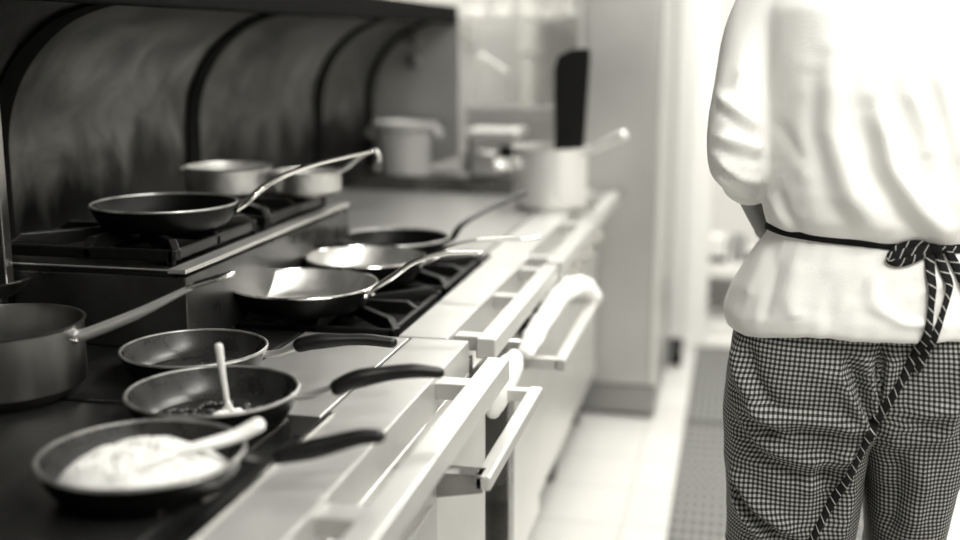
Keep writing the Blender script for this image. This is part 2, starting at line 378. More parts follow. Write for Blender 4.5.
def caster(x, y, par):
    w = MB(); w.prism([(y + .055 * math.cos(a * PI / 14), .056 + .055 * math.sin(a * PI / 14)) for a in range(28)], 'x', x - .016, x + .016)
    c = w.build('caster', 'black', par, True, .005)
    MB().box(x - .026, x + .026, y - .025, y + .025, .112, .162).box(x - .026, x - .019, y - .02, y + .02, .05, .12).box(x + .019, x + .026, y - .02, y + .02, .05, .12).build('fork', 'steel_dark', c, False, .002)
for cx, cy in ((-.575, 3.05), (-.575, 3.62), (-.575, 4.22), (-1.4, 3.1), (-1.4, 4.2)): caster(cx, cy, fr)

# curved back guard: shelf panels with dark joint ribs
prof = [(-1.45, .9), (-1.45, 1.18), (-1.447, 1.26), (-1.43, 1.33), (-1.395, 1.395), (-1.345, 1.45), (-1.28, 1.495), (-1.2, 1.522), (-1.11, 1.532)]
def smoothprof(p, n=5): return [(v.x, v.z) for v in catmull([(a, 0, b) for a, b in p], n)]
sp = smoothprof(prof)
def offs(pr_, t):
    out = []
    for i, (x, z) in enumerate(pr_):
        a = pr_[max(i - 1, 0)]; b = pr_[min(i + 1, len(pr_) - 1)]; dx, dz = b[0] - a[0], b[1] - a[1]; L = math.hypot(dx, dz)
        out.append((x - dz / L * t, z + dx / L * t))
    return out
bg = thing('curved_back_guard', (-1.5, 3, .9), 'curved dark steel back guard sweeping up into a shelf behind the burners', 'back guard')
def shell(y0, y1, t0, t1, name, m):
    a = offs(sp, t0); b = offs(sp, t1); MB().prism(a + b[::-1], 'y', y0, y1).build(name, m, bg, True)
seams = [2.03, 2.88, 3.84, 4.42]
for y0, y1 in zip(seams[:-1], seams[1:]): shell(y0 + .032, y1 - .032, 0, .012, 'curved_panel', 'backguard')
shell(.6, seams[0] - .032, 0, .012, 'curved_panel', 'backguard')
for ys in seams: shell(ys - .032, ys + .032, -.009, .014, 'joint_rib', 'matte')
MB().box(-1.12, -1.09, .6, 4.45, 1.512, 1.58).build('front_lip', 'matte', bg, False, .008, 3)
MB().box(-1.74, -1.12, .6, 4.45, 1.532, 1.54).build('top_shelf', 'steel_dark', bg, False, .002)
# end gable at the far end
g = smoothprof(prof); poly = [(x, z) for x, z in g] + [(-1.09, 1.53), (-1.09, 1.0), (-1.2, .958), (-1.45, .958)]
poly = [p for p in poly if p[1] >= .958]
gb = MB().prism(poly, 'y', 4.445, 4.465).build('end_gable', 'satin_grey', bg, False)
for kx, kz, rr_ in ((-1.265, 1.455, .028), (-1.27, 1.365, .026)):
    k = MB(); k.prism([(kx + rr_ * math.cos(a * PI / 10), kz + rr_ * math.sin(a * PI / 10)) for a in range(20)], 'y', 4.41, 4.446); k.build('knob', 'steel_dark', gb, True, .003)
# upright at the near left
MB().box(-1.33, -1.285, 1.80, 1.825, .99, 1.62).prism([(-1.36, 1.0), (-1.25, 1.025), (-1.27, 1.0), (-1.36, .965)], 'y', 1.795, 1.829).box(-1.345, -1.30, 1.80, 1.825, .901, .99).build('support_upright', 'steel_dark', bg, False, .003)

# ------------------------------------------------------------------ grates
def grate(cx, cy, w, d, z, label, group):
    t = thing('burner_grate', (cx, cy, z), label, 'grate', group)
    f = MB(); b = .012
    f.box(cx - w / 2, cx + w / 2, cy - d / 2, cy - d / 2 + b, z + .008, z + .03); f.box(cx - w / 2, cx + w / 2, cy + d / 2 - b, cy + d / 2, z + .008, z + .03)
    f.box(cx - w / 2, cx - w / 2 + b, cy - d / 2, cy + d / 2, z + .008, z + .03); f.box(cx + w / 2 - b, cx + w / 2, cy - d / 2, cy + d / 2, z + .008, z + .03)
    for sx in (-1, 1):
        for sy in (-1, 1): f.box(cx + sx * (w / 2 - .008) - .007, cx + sx * (w / 2 - .008) + .007, cy + sy * (d / 2 - .008) - .007, cy + sy * (d / 2 - .008) + .007, z, z + .01)
    f.build('grate_frame', 'iron', t, False, .003)
    for k in range(8):
        a = k * PI / 4; ca, sa = math.cos(a), math.sin(a)
        R = min(w / 2 / abs(ca) if abs(ca) > .01 else 9, d / 2 / abs(sa) if abs(sa) > .01 else 9) - .004
        m = MB(); r0 = .035; th = .008
        pl = [(r0, z + .02), (r0 + .012, z + .045), (R - .02, z + .045), (R + .004, z + .028), (R + .004, z + .008), (R - .02, z + .016)]
        vs = []
        for s_ in (-1, 1):
            for rr_, zz in pl: vs.append((cx + ca * rr_ - sa * th * s_, cy + sa * rr_ + ca * th * s_, zz))
        n = 6; m.add(vs, [tuple(range(n)), tuple(range(2 * n - 1, n - 1, -1))] + [(i, i + n, (i + 1) % n + n, (i + 1) % n) for i in range(n)])
        m.build('grate_arm', 'iron', t, False, .002)
    MB().lathe([(0, 0), (.05, 0), (.05, .012), (.035, .018), (.035, .024), (0, .026)], (cx, cy, z), 32).build('burner_cap', 'iron', t)
for cx, cy, z, lab in ((-.80, 2.245, .8725, 'black cast iron grate under the nearer bright steel frying pan'),
                       (-.80, 2.645, .8725, 'black cast iron grate under the far black skillet'),):
    grate(cx, cy, .33, .37, z, lab, 'front burner grates')
for cx, cy, lab in ((-1.17, 2.07, 'black cast iron grate on the raised section under the black frying pan'), (-1.17, 2.49, 'black cast iron grate on the raised section under the steel pots')):
    grate(cx, cy, .35, .38, 1.0455, lab, 'rear burner grates')
ZG, ZR = .8725 + .0455, 1.0455 + .0455

# ------------------------------------------------------------------ pans
def pan_profile(rb, rr_, h, t=.004, curve=.5):
    out = [(0, 0), (rb, 0)]; n = 7
    for i in range(1, n + 1):
        u = i / n; out.append((rb + (rr_ - rb) * (u ** (1 - curve * .55) if curve > 0 else u), h * (u ** (1 + curve))))
    inn = [(r - t * .9, z + (t if i < 2 else t * .35)) for i, (r, z) in enumerate(out)]
    inn[0] = (0, t); inn[-1] = (out[-1][0] - t, h)
    return out, inn
def pan(name, c, rb, rr_, h, label, cat, group=None, outer='blackpan', inner=None, curve=.5, rim=True, rimm='rim', tt=.004):
    t = thing(name, c, label, cat, group)
    out, inn = pan_profile(rb, rr_, h, tt, curve)
    if inner is None: MB().lathe(out + inn[::-1], c, 72).build('pan_body', outer, t)
    else:
        mid = [(r - .0015, z + (.0015 if i < 2 else 0)) for i, (r, z) in enumerate(out)]; mid[0] = (0, .0015)
        MB().lathe(out + mid[::-1], c, 72).build('pan_body', outer, t)
        mid2 = [(r, z + .0003) for r, z in mid]
        MB().lathe(mid2 + inn[::-1], c, 72).build('cooking_surface', inner, t)
    if rim:
        m = MB(); k = 8; q = .0028
        m.lathe([(rr_ - .002 + q * math.cos(2 * PI * i / k), h + q * math.sin(2 * PI * i / k)) for i in range(k + 1)], c, 72)
        m.build('rim', rimm, t)
    return t
def rivets(par, pts, r=.004, m='chrome'):
    for p in pts: MB().ball(p, r, 10).build('rivet', m, par)

# three nonstick pans along the near edge with black grips
G3 = 'nonstick frying pans on the near plates'
p1 = pan('frying_pan', (-.708, 1.232, .9005), .092, .127, .047, 'black frying pan full of white rice, nearest on the hot plate', 'pan', G3, 'blackpan', 'nonstick')
MB().sweep([(-.588, 1.262, .94), (-.57, 1.272, .935), (-.545, 1.285, .937)], [.012, .009], [.006, .007]).build('handle_shank', 'iron', p1)
MB().sweep([(-.548, 1.283, .937), (-.50, 1.303, .946), (-.455, 1.318, .957), (-.43, 1.325, .958)], [.012, .014, .012, .01], [.010, .013, .011, .009], power=2.6).build('handle_grip', 'black', p1)
p3 = pan('frying_pan', (-.737, 1.492, .9005), .092, .126, .047, 'black frying pan with browned scraps and a standing white handled fork', 'pan', G3, 'blackpan', 'nonstick')
s = MB().sweep([(-.618, 1.508, .943), (-.59, 1.51, .945), (-.545, 1.512, .962)], [.014, .009, .008], [.005, .006, .006]).build('handle_shank', 'steel', p3)
g_ = MB().sweep([(-.552, 1.512, .958), (-.53, 1.52, .968), (-.49, 1.537, .975), (-.45, 1.552, .978), (-.414, 1.565, .974)], [.011, .0135, .011, .0115, .009], [.012, .0135, .011, .0105, .008], power=2.6).build('handle_grip', 'black', p3)
rivets(p3, [(-.622, 1.497, .941), (-.622, 1.519, .941)])
p2 = pan('frying_pan', (-.876, 1.712, .9005), .09, .122, .045, 'black frying pan with an empty oil speckled base beside the raised section', 'pan', G3, 'blackpan', 'nonstick')
s = MB().sweep([(-.762, 1.725, .938), (-.735, 1.727, .94), (-.69, 1.73, .957)], [.014, .009, .008], [.005, .006, .006]).build('handle_shank', 'steel', p2)
g_ = MB().sweep([(-.695, 1.73, .956), (-.67, 1.737, .961), (-.63, 1.75, .963), (-.59, 1.765, .962), (-.550, 1.775, .957)], [.012, .0135, .011, .0115, .011], [.012, .0125, .0095, .0095, .009], power=2.6).build('handle_grip', 'black', p2)
rivets(p2, [(-.765, 1.714, .938), (-.765, 1.736, .938)])

# oil droplets on pan 2 are part of it
dm = MB()
for _ in range(26):
    a = random.uniform(0, 2 * PI); q = random.uniform(.02, .085); dm.ball((-.876 + q * math.cos(a), 1.712 + q * math.sin(a), .9052), random.uniform(.001, .0022), 6)
o = dm.build('oil_drops', 'chrome', p2); o['kind'] = 'stuff'

# rice heap
rc = thing('rice', (-.708, 1.232, .906), 'heap of loose white rice filling the nearest black frying pan', 'rice')
rc['kind'] = 'stuff'
hm = MB(); n = 40
def rice_h(x, y):
    r_ = math.hypot(x / .108, y / .106)
    if r_ > 1: return 0
    return .040 * (1 - r_ ** 4) * (1 + .22 * noise.noise(Vector((x * 28, y * 28, 2)))) + .006 * noise.noise(Vector((x * 90, y * 90, 5))) * (1 - r_)
vs = [(-.708, 1.232, .9065 + rice_h(0, 0))]; fs = []
rings = 22
for i in range(1, rings + 1):
    for k in range(n):
        a = 2 * PI * k / n; rad = i / rings; lim = 1 + .06 * noise.noise(Vector((math.cos(a) * 2, math.sin(a) * 2, 1)))
        x = .106 * rad * math.cos(a); y = .104 * rad * math.sin(a)
        vs.append((-.708 + x * lim, 1.232 + y * lim, .9065 + .007 * rad ** 6 + max(0, rice_h(x, y))))
for k in range(n): fs.append((0, 1 + k, 1 + (k + 1) % n))
for i in range(rings - 1):
    for k in range(n): a = 1 + i * n; fs.append((a + k, a + n + k, a + n + (k + 1) % n, a + (k + 1) % n))
fs.append(tuple(1 + (rings - 1) * n + k for k in range(n)))
hm.add(vs, fs)
hp = hm.build('rice_heap', 'rice', rc); hp['kind'] = 'stuff'
gr = MB()
for _ in range(1900):
    a = random.uniform(0, 2 * PI); q = math.sqrt(random.random()) * 1.03; x = .104 * q * math.cos(a); y = .102 * q * math.sin(a)
    z = .9065 + max(.001, rice_h(x, y)); th = random.uniform(0, PI); ph = random.uniform(-.5, .5); L_ = .0036; r_ = .0014
    dx = Vector((math.cos(th) * math.cos(ph), math.sin(th) * math.cos(ph), math.sin(ph))) * L_; sd = Vector((-math.sin(th), math.cos(th), 0)) * r_; u_ = Vector((0, 0, r_)); c_ = Vector((-.708 + x, 1.232 + y, z + .001))
    gr.add([c_ + dx, c_ + sd, c_ + u_, c_ - sd, c_ - u_, c_ - dx], [(0, 1, 2), (0, 2, 3), (0, 3, 4), (0, 4, 1), (5, 2, 1), (5, 3, 2), (5, 4, 3), (5, 1, 4)])
o = gr.build('rice_grains', 'rice', rc); o['kind'] = 'stuff'
sp_ = thing('spatula', (-.65, 1.25, .94), 'white plastic spatula stuck in the rice, handle over the pan rim', 'spatula')
MB().sweep([(-.668, 1.235, .949), (-.64, 1.255, .953), (-.61, 1.285, .957), (-.585, 1.305, .968)], [.007, .0085, .011, .0125], [.006, .007, .008, .009], power=2.4).build('handle', 'white_plastic', sp_)
MB().sweep([(-.715, 1.205, .94), (-.69, 1.22, .946), (-.665, 1.238, .949)], [.022, .02, .008], [.003, .003, .005], power=3).build('blade', 'white_plastic', sp_)

# scraps + fork in pan 3
sc = MB()
for _ in range(90):
    a = random.uniform(0, 2 * PI); q = math.sqrt(random.random()) * .075; x = q * math.cos(a); y = q * math.sin(a) * .8
    r_ = random.uniform(.002, .007); sc.ball((-.737 + x, 1.492 + y, .9055 + r_ * .6), (r_ * random.uniform(.8, 1.6), r_, r_ * .7), 7)
tag(sc.build('food_scraps', 'food'), 'dark browned scraps of food in the middle black frying pan', 'food', kind='stuff')
tf = thing('serving_fork', (-.715, 1.49, .93), 'pale fork standing upright in the middle black frying pan', 'fork')
MB().sweep([(-.716, 1.494, .925), (-.722, 1.497, .96), (-.729, 1.50, 1.013)], [.004, .005, .0065], [.003, .0035, .004], up=(0, 1, 0)).build('handle', 'white_plastic', tf)
fk = MB(); fk.sweep([(-.716, 1.494, .93), (-.714, 1.492, .918)], [.004, .010], [.003, .003], up=(0, 1, 0))
for k in (-1, 0, 1): fk.sweep([(-.714 + k * .007, 1.492, .918), (-.712 + k * .0075, 1.490, .907)], [.002], [.002], up=(0, 1, 0), n=6)
fk.build('tines', 'white_plastic', tf)
cm = MB()
for _ in range(14): cm.ball((-.71 + random.uniform(-.02, .02), 1.488 + random.uniform(-.014, .014), .909 + random.uniform(0, .005)), random.uniform(.005, .009), 8)
tag(cm.build('creamy_lump', 'cream'), 'small white creamy lump at the foot of the standing fork', 'food', kind='stuff')

# bright frying pans on the open burners
GB = 'steel frying pans on the open burners'
p5 = pan('frying_pan', (-.848, 2.142, ZG), .105, .15, .05, 'steel lined frying pan with black outside, nearer of the two bright ones', 'pan', GB, 'blackpan', 'panint', rimm='chrome')
MB().sweep([(-.715, 2.118, ZG + .036), (-.70, 2.12, ZG + .045), (-.66, 2.128, .99), (-.615, 2.145, 1.022), (-.56, 2.17, 1.036), (-.495, 2.20, 1.035)], [.016, .008, .009, .011, .011, .009], [.004, .006, .005, .004, .004, .004], power=3).build('handle', 'chrome', p5)
rivets(p5, [(-.706, 2.103, ZG + .037), (-.70, 2.128, ZG + .037)], .006)
p6 = pan('frying_pan', (-.817, 2.447, ZG), .098, .137, .05, 'steel lined frying pan sitting behind the nearer bright one', 'pan', GB, 'blackpan', 'panint', rimm='chrome')
MB().sweep([(-.69, 2.44, ZG + .038), (-.665, 2.44, .967), (-.62, 2.45, .997), (-.56, 2.465, 1.012), (-.50, 2.485, 1.014), (-.455, 2.50, 1.014), (-.43, 2.51, 1.017)], [.016, .009, .009, .010, .009, .007, .005], [.004, .006, .005, .004, .004, .004, .004], power=3).build('handle', 'chrome', p6)
rivets(p6, [(-.684, 2.43, ZG + .038), (-.684, 2.455, ZG + .038)], .005)
p7 = pan('skillet', (-.838, 2.742, ZG), .10, .137, .045, 'matt black skillet farthest along the open burners', 'pan', None, 'blackpan', None)
MB().sweep([(-.705, 2.745, ZG + .036), (-.69, 2.75, .965), (-.672, 2.78, .995), (-.63, 2.87, 1.02), (-.55, 3.0, 1.052)], [.012, .007, .006, .006, .007], [.004, .005, .005, .005, .005], power=3).build('handle', 'iron', p7)

# black pan on the raised burner
p4 = pan('frying_pan', (-1.10, 2.055, ZR), .11, .142, .045, 'large black frying pan on the raised section with a long curved steel handle', 'pan', None, 'blackpan', None)
MB().sweep([(-.964, 2.085, ZR + .03), (-.948, 2.10, 1.135), (-.93, 2.13, 1.158), (-.905, 2.17, 1.178), (-.86, 2.215, 1.197), (-.80, 2.265, 1.212), (-.752, 2.30, 1.221)], [.014, .008, .009, .010, .010, .010, .008], [.004, .005, .005, .004, .004, .004, .004], power=3).build('handle', 'chrome', p4)

# steel pots at the back
def pot(name, c, r_, h, label, cat, m='pot', base=.01):
    t = thing(name, c, label, cat)
    MB().lathe([(0, 0), (r_ - base, 0), (r_, base), (r_, h - .004), (r_ + .004, h), (r_ - .001, h + .001), (r_ - .003, h - .004), (r_ - .003, base), (r_ - base - .002, .003), (0, .003)], c, 72).build('pot_body', m, t)
    return t
q1 = pot('stew_pot', (-1.185, 2.535, ZR), .101, .066, 'wide shallow steel pot at the back, left of the two steel pots', 'pot', 'panint')
for dx in (-1,):
    MB().sweep([(-1.185 + dx * .1, 2.515, ZR + .052), (-1.185 + dx * .12, 2.52, ZR + .056), (-1.185 + dx * .12, 2.55, ZR + .056), (-1.185 + dx * .1, 2.555, ZR + .052)], [.005]).build('loop_handle', 'chrome', q1)
q2 = pot('saute_pan', (-1.0, 2.57, ZR), .080, .055, 'small straight sided steel pan right of the wide steel pot', 'pan', 'panint')
MB().sweep([(-.938, 2.59, ZR + .045), (-.915, 2.60, 1.15), (-.89, 2.62, 1.172), (-.868, 2.63, 1.186), (-.85, 2.635, 1.19), (-.842, 2.635, 1.178), (-.842, 2.635, 1.165)], [.012, .009, .008, .008, .008, .009, .009], [.004], power=3).build('handle', 'steel', q2)

# saucepan lower left
q3 = pot('saucepan', (-1.117, 1.54, .9005), .125, .118, 'steel saucepan at the left edge with its long handle over the plates', 'saucepan', 'pot', .022)
hd = MB().sweep([(-.993, 1.555, .998), (-.968, 1.558, 1.006), (-.90, 1.572, 1.034), (-.84, 1.588, 1.064), (-.815, 1.595, 1.077)], [.013, .0125, .012, .0125, .013], [.009, .009, .008, .006, .004], power=3).build('handle', 'steel_clean', q3)
lp = MB(); lp.sweep([(-.817, 1.607, 1.078), (-.79, 1.612, 1.087), (-.765, 1.612, 1.095), (-.752, 1.603, 1.099), (-.765, 1.592, 1.094), (-.79, 1.588, 1.086), (-.817, 1.586, 1.077)], [.005, .004, .005, .005, .005, .004, .005], [.004])
lp.build('hanging_loop', 'chrome', hd)
rivets(q3, [(-.990, 1.545, .993), (-.990, 1.565, .993)], .005)
MB().lathe([(0, 0), (.121, 0), (.121, .004), (0, .004)], (-1.117, 1.54, .955), 48).build('sauce', 'food', q3)
q5 = thing('ladle', (-1.16, 1.56, .97), 'dark ladle lying inside the saucepan at the left edge', 'ladle')
MB().sweep([(-1.125, 1.56, .968), (-1.17, 1.57, .985), (-1.26, 1.62, 1.06)], [.008], [.004], power=3).build('handle', 'iron', q5)
MB().ball((-1.115, 1.555, .967), (.034, .03, .012), 20).build('bowl', 'iron', q5)

# far pot on the ledge with black paddle
pc = (-.615, 3.80, .9005)
q4 = thing('stock_pot', pc, 'tall bright steel pot on the far ledge holding a black paddle', 'pot')
MB().lathe([(0, 0), (.112, 0), (.122, .012), (.124, .195), (.129, .198), (.129, .203), (.12, .202), (.118, .014), (.108, .005), (0, .005)], pc, 64).build('pot_body', 'potsteel', q4)
MB().sweep([(pc[0] + .10, 3.76, 1.08), (-.46, 3.745, 1.105), (-.40, 3.72, 1.135), (-.365, 3.70, 1.15)], [.012, .013, .015, .017], [.012, .013, .015, .017]).build('side_handle', 'potsteel', q4)
MB().sweep([(pc[0] - .115, 3.75, 1.035), (-.775, 3.70, 1.04), (-.79, 3.74, 1.045), (-.77, 3.80, 1.045), (pc[0] - .12, 3.83, 1.04)], [.011], [.014]).build('loop_handle', 'potsteel', q4)
pd = thing('paddle', (-.56, 3.84, .91), 'flat black paddle blade standing up out of the bright pot', 'paddle')
bl = [(-.612, 1.04), (-.602, 1.12), (-.607, 1.36), (-.595, 1.40), (-.55, 1.422), (-.492, 1.425), (-.488, 1.40), (-.502, 1.12), (-.51, 1.04)]
MB().prism(bl, 'y', 3.80, 3.815).build('blade', 'black', pd, False, .004)
MB().sweep([(-.553, 3.807, 1.13), (-.56, 3.80, .92)], [.016, .014], [.009]).build('handle', 'black', pd)

# round storage tub on the rear step
tb = thing('food_tub', (-1.245, 4.22, .955), 'round milky plastic tub with side lugs at the back of the flat top', 'tub')
MB().lathe([(0, 0), (.095, 0), (.112, .17), (.125, .172), (.125, .192), (.11, .194), (.105, .18), (.09, .006), (0, .006)], (-1.245, 4.22, .955), 56).build('tub_body', 'pale_plastic', tb)
for dx in (-1, 1): MB().box(-1.245 + dx * .128 - .018, -1.245 + dx * .128 + .018, 4.19, 4.25, 1.085, 1.125).build('lug', 'pale_plastic', tb, False, .012, 3)
MB().lathe([(0, 0), (.108, 0), (.108, .004), (0, .004)], (-1.245, 4.22, 1.135), 40).build('contents', 'cream', tb)

# steel counter box between tub and pot
bx = thing('steel_food_warmer', (-.87, 4.22, .955), 'boxy steel food warmer with dark openings between tub and bright pot', 'food warmer')
MB().box(-.965, -.80, 4.12, 4.29, .956, 1.10).build('housing', 'steel', bx, False, .005)
MB().box(-.855, -.805, 4.114, 4.12, .975, 1.07).build('opening', 'black', bx, False, .002)
MB().box(-.98, -.785, 4.1, 4.30, 1.10, 1.13).build('lid', 'steel_clean', bx, False, .008, 3)
MB().box(-.975, -.966, 4.13, 4.28, .96, 1.10).build('side_panel', 'black', bx, False, .002)
MB().sweep([(-.93, 4.12, 1.04), (-.925, 4.085, 1.045), (-.88, 4.085, 1.045), (-.875, 4.12, 1.04)], [.010], [.010]).build('handle', 'satin', bx)

# rear steel panel and frying baskets
sb = MB().box(-1.085, -.60, 4.55, 4.575, 0, 1.19)
tag(sb.build('splash_panel', 'cabinet', None, False, .003), 'low grey steel splash panel standing behind the flat top', 'panel')
def basket(x, y, dz, label):
    t = thing('fryer_basket', (x, y, .96), label, 'basket', 'fryer baskets')
    w = MB(); a, b, z0, z1 = .075, .10, 1.0, 1.12
    for i in range(13):
        xx = x - a + 2 * a * i / 12; w.bar((xx, y - b, z0), (xx, y - b, z1), .0012, .0012); w.bar((xx, y + b, z0), (xx, y + b, z1), .0012, .0012); w.bar((xx, y - b, z0), (xx, y + b, z0), .0012, .0012)
    for i in range(9):
        zz = z0 + (z1 - z0) * i / 8
        for s_ in (-1, 1): w.bar((x - a, y + s_ * b, zz), (x + a, y + s_ * b, zz), .0012, .0012); w.bar((x + s_ * a, y - b, zz), (x + s_ * a, y + b, zz), .0012, .0012)
    for i in range(15):
        yy = y - b + 2 * b * i / 14
        for s_ in (-1, 1): w.bar((x + s_ * a, yy, z0), (x + s_ * a, yy, z1), .0012, .0012)
    w.build('wire_mesh', 'steel', t, False)
    f = MB()
    for s_ in (-1, 1): f.sweep([(x - a, y + s_ * b, z1), (x + a, y + s_ * b, z1)], [.004], sm=0, n=8); f.sweep([(x + s_ * a, y - b, z1), (x + s_ * a, y + b, z1)], [.004], sm=0, n=8)
    f.build('wire_frame', 'steel', t)
    MB().sweep([(x - .075, y, 1.12), (x - .072, y, 1.22), (x - .06, y, 1.335 + dz), (x - .045, y, 1.355 + dz), (x + .04, y, 1.30 + dz), (x + .065, y, 1.275 + dz), (x + .068, y, 1.22), (x + .065, y, 1.12)], [.011], [.008], n=10).build('handle', 'steel_clean', t)
basket(-1.03, 4.82, .03, 'fryer basket with raised bent handle, left of the pair')
basket(-.885, 5.0, .045, 'fryer basket with raised bent handle, right of the pair, set slightly farther back')
tag(MB().box(-1.13, -.76, 4.66, 5.12, .0, .998).build('fryer_cabinet', 'steel', None, False, .005), 'steel cabinet behind the splash panel carrying the fryer baskets', 'cabinet')

# stacks of white bowls on a wall shelf
sh = thing('wall_shelf', (-.93, 5.2, 1.50), 'thin steel shelf high on the far wall under stacked white bowls', 'shelf')
MB().box(-1.30, -.62, 4.86, 5.03, 1.538, 1.548).build('shelf_board', 'steel_clean', sh, False, .002)
for bx_ in (-1.26, -.66): MB().prism([(4.9, 1.537), (5.40, 1.537), (5.40, 1.40), (5.38, 1.40)], 'x', bx_ - .008, bx_ + .008).build('shelf_bracket', 'steel', sh, False)
proto = None
for i, bxx in enumerate((-1.13, -1.02, -.86, -.70)):
    for k in range(6):
        if proto is None:
            m_ = MB().lathe([(0, 0), (.022, 0), (.024, .004), (.045, .022), (.052, .034), (.049, .035), (.041, .024), (.02, .007), (0, .006)], (0, 0, 0), 32)
            b_ = m_.build('china_bowl', 'china'); proto = b_
        else:
            b_ = proto.copy(); C.objects.link(b_)
        b_.location = (bxx, 4.93, 1.5485 + k * .0145)
        side = ('leftmost', 'second', 'third', 'rightmost')[i]; lv = ('bottom', 'second from bottom', 'third from bottom', 'fourth from bottom', 'fifth from bottom', 'top')[k]
        tag(b_, f'white china bowl, {lv} of the {side} stack on the far shelf', 'bowl', 'white bowls stacked on the far shelf')

# towel over the far handle
tw = MB()
tw.sweep([(-.425, 2.33, .80), (-.43, 2.48, .805), (-.43, 2.66, .812), (-.43, 2.80, .815), (-.41, 2.90, .82), (-.385, 2.96, .81), (-.365, 2.99, .78)], [.020, .024, .022, .026, .030, .030, .024], [.016, .021, .018, .024, .028, .028, .022], n=20, sm=8)
tw.v = [tuple(Vector(v) + Vector(noise.noise_vector(Vector(v) * 26)) * .006) for v in tw.v]
tag(tw.build('kitchen_towel', 'towel'), 'white twisted towel looped along the far oven handle', 'towel')
tw2 = MB().sweep([(-.43, 2.02, .80), (-.43, 2.12, .80), (-.43, 2.22, .80)], [.02, .022, .018], [.05, .045, .035], n=20)
tw2.v = [tuple(Vector(v) + Vector(noise.noise_vector(Vector(v) * 30)) * .005) for v in tw2.v]
tag(tw2.build('kitchen_towel', 'towel'), 'white folded cloth tucked under the rail beside the black knob', 'towel')

# ------------------------------------------------------------------ tall steel cabinet
cb = thing('tall_steel_cabinet', (-.43, 4.75, 0), 'tall brushed steel refrigerator cabinet at the end of the aisle', 'cabinet')
MB().box(-.60, -.28, 4.33, 5.36, .02, .13).build('kick_plate', 'kick', cb, False, .003)
MB().box(-.575, -.275, 4.345, 5.38, .13, 2.1).build('body', 'cabinet', cb, False, .004)
MB().box(-.573, -.30, 4.31, 4.345, .14, 2.09).build('door', 'cabinet', cb, False, .006)
MB().box(-.60, -.577, 4.32, 4.36, .13, 2.1).build('edge_strip', 'steel_clean', cb, False, .003)
MB().box(-.298, -.277, 4.315, 4.345, .14, 2.09).build('edge_strip', 'steel_clean', cb, False, .003)
ds = thing('door_stop', (-.225, 5.2, 0), 'small black rubber wheel resting on the floor by the white door frame', 'wheel')
m_ = MB(); m_.prism([(5.12 + .05 * math.cos(a * PI / 12), .055 + .053 * math.sin(a * PI / 12)) for a in range(24)], 'x', -.268, -.215); m_.build('wheel', 'black', ds, True, .01)
MB().box(-.272, -.211, 5.10, 5.14, .09, .125).build('fork', 'iron', ds, False, .003)

# beyond the doorway: low white unit with things on it
lu = thing('low_white_unit', (.25, 5.95, 0), 'low white shelf unit beyond the doorway, partly behind the cook', 'shelf unit')
MB().box(-.2, .75, 5.68, 6.2, .30, .37).build('top_board', 'post', lu, False, .01)
MB().box(-.2, .75, 5.68, 6.2, .0, .07).build('bottom_board', 'post', lu, False, .01)
MB().box(-.18, .74, 6.15, 6.19, .07, .30).build('back_panel', 'cabinet', lu, False)
for px in (-.17, .72): MB().box(px - .02, px + .02, 5.70, 6.15, .07, .30).build('side_panel', 'post', lu, False, .004)
bxx = thing('white_box', (-.09, 5.78, .37), 'white box with a black base on the low unit beyond the doorway', 'box')
MB().box(-.14, -.04, 5.70, 5.84, .371, .40).build('base', 'black', bxx, False, .003)
MB().box(-.15, -.045, 5.69, 5.85, .40, .50).build('lid', 'white_plastic', bxx, False, .012, 3)
MB().box(-.045, -.035, 5.70, 5.84, .40, .48).build('side_band', 'black', bxx, False, .002)
tag(MB().lathe([(0, 0), (.04, 0), (.042, .10), (.03, .12), (.03, .14), (0, .14)], (.02, 5.78, .371), 32).build('pale_jar', 'pale_plastic'), 'pale round jar beside the white box beyond the doorway', 'jar')
tag(MB().lathe([(0, 0), (.025, 0), (.025, .05), (0, .052)], (.085, 5.72, .371), 24).build('dark_tin', 'black'), 'small dark tin beside the pale jar beyond the doorway', 'tin')

# ------------------------------------------------------------------ the cook
ck = thing('person', (.2, 2.05, 0), 'cook seen from behind in white jacket and checked trousers with a black apron tie', 'person')

def seg_dist(px, pz, a, b):
    ax, az = a; bx2, bz = b; dx, dz = bx2 - ax, bz - az; L2 = dx * dx + dz * dz
    t = max(0, min(1, ((px - ax) * dx + (pz - az) * dz) / L2)) if L2 else 0
    return math.hypot(px - ax - dx * t, pz - az - dz * t), t
def ridge(x, z, folds):
    tot = 0
    for pts, amp, wid in folds:
        best = 9; bt = 0; n_ = len(pts) - 1
        for i in range(n_):
            d_, t_ = seg_dist(x, z, pts[i], pts[i + 1])
            if d_ < best: best = d_; bt = (i + t_) / n_
        if best < wid * 3: tot += amp * math.exp(-(best / wid) ** 2) * min(1, math.sin(PI * max(.03, min(.97, bt))) * 1.8 + .15)
    return tot

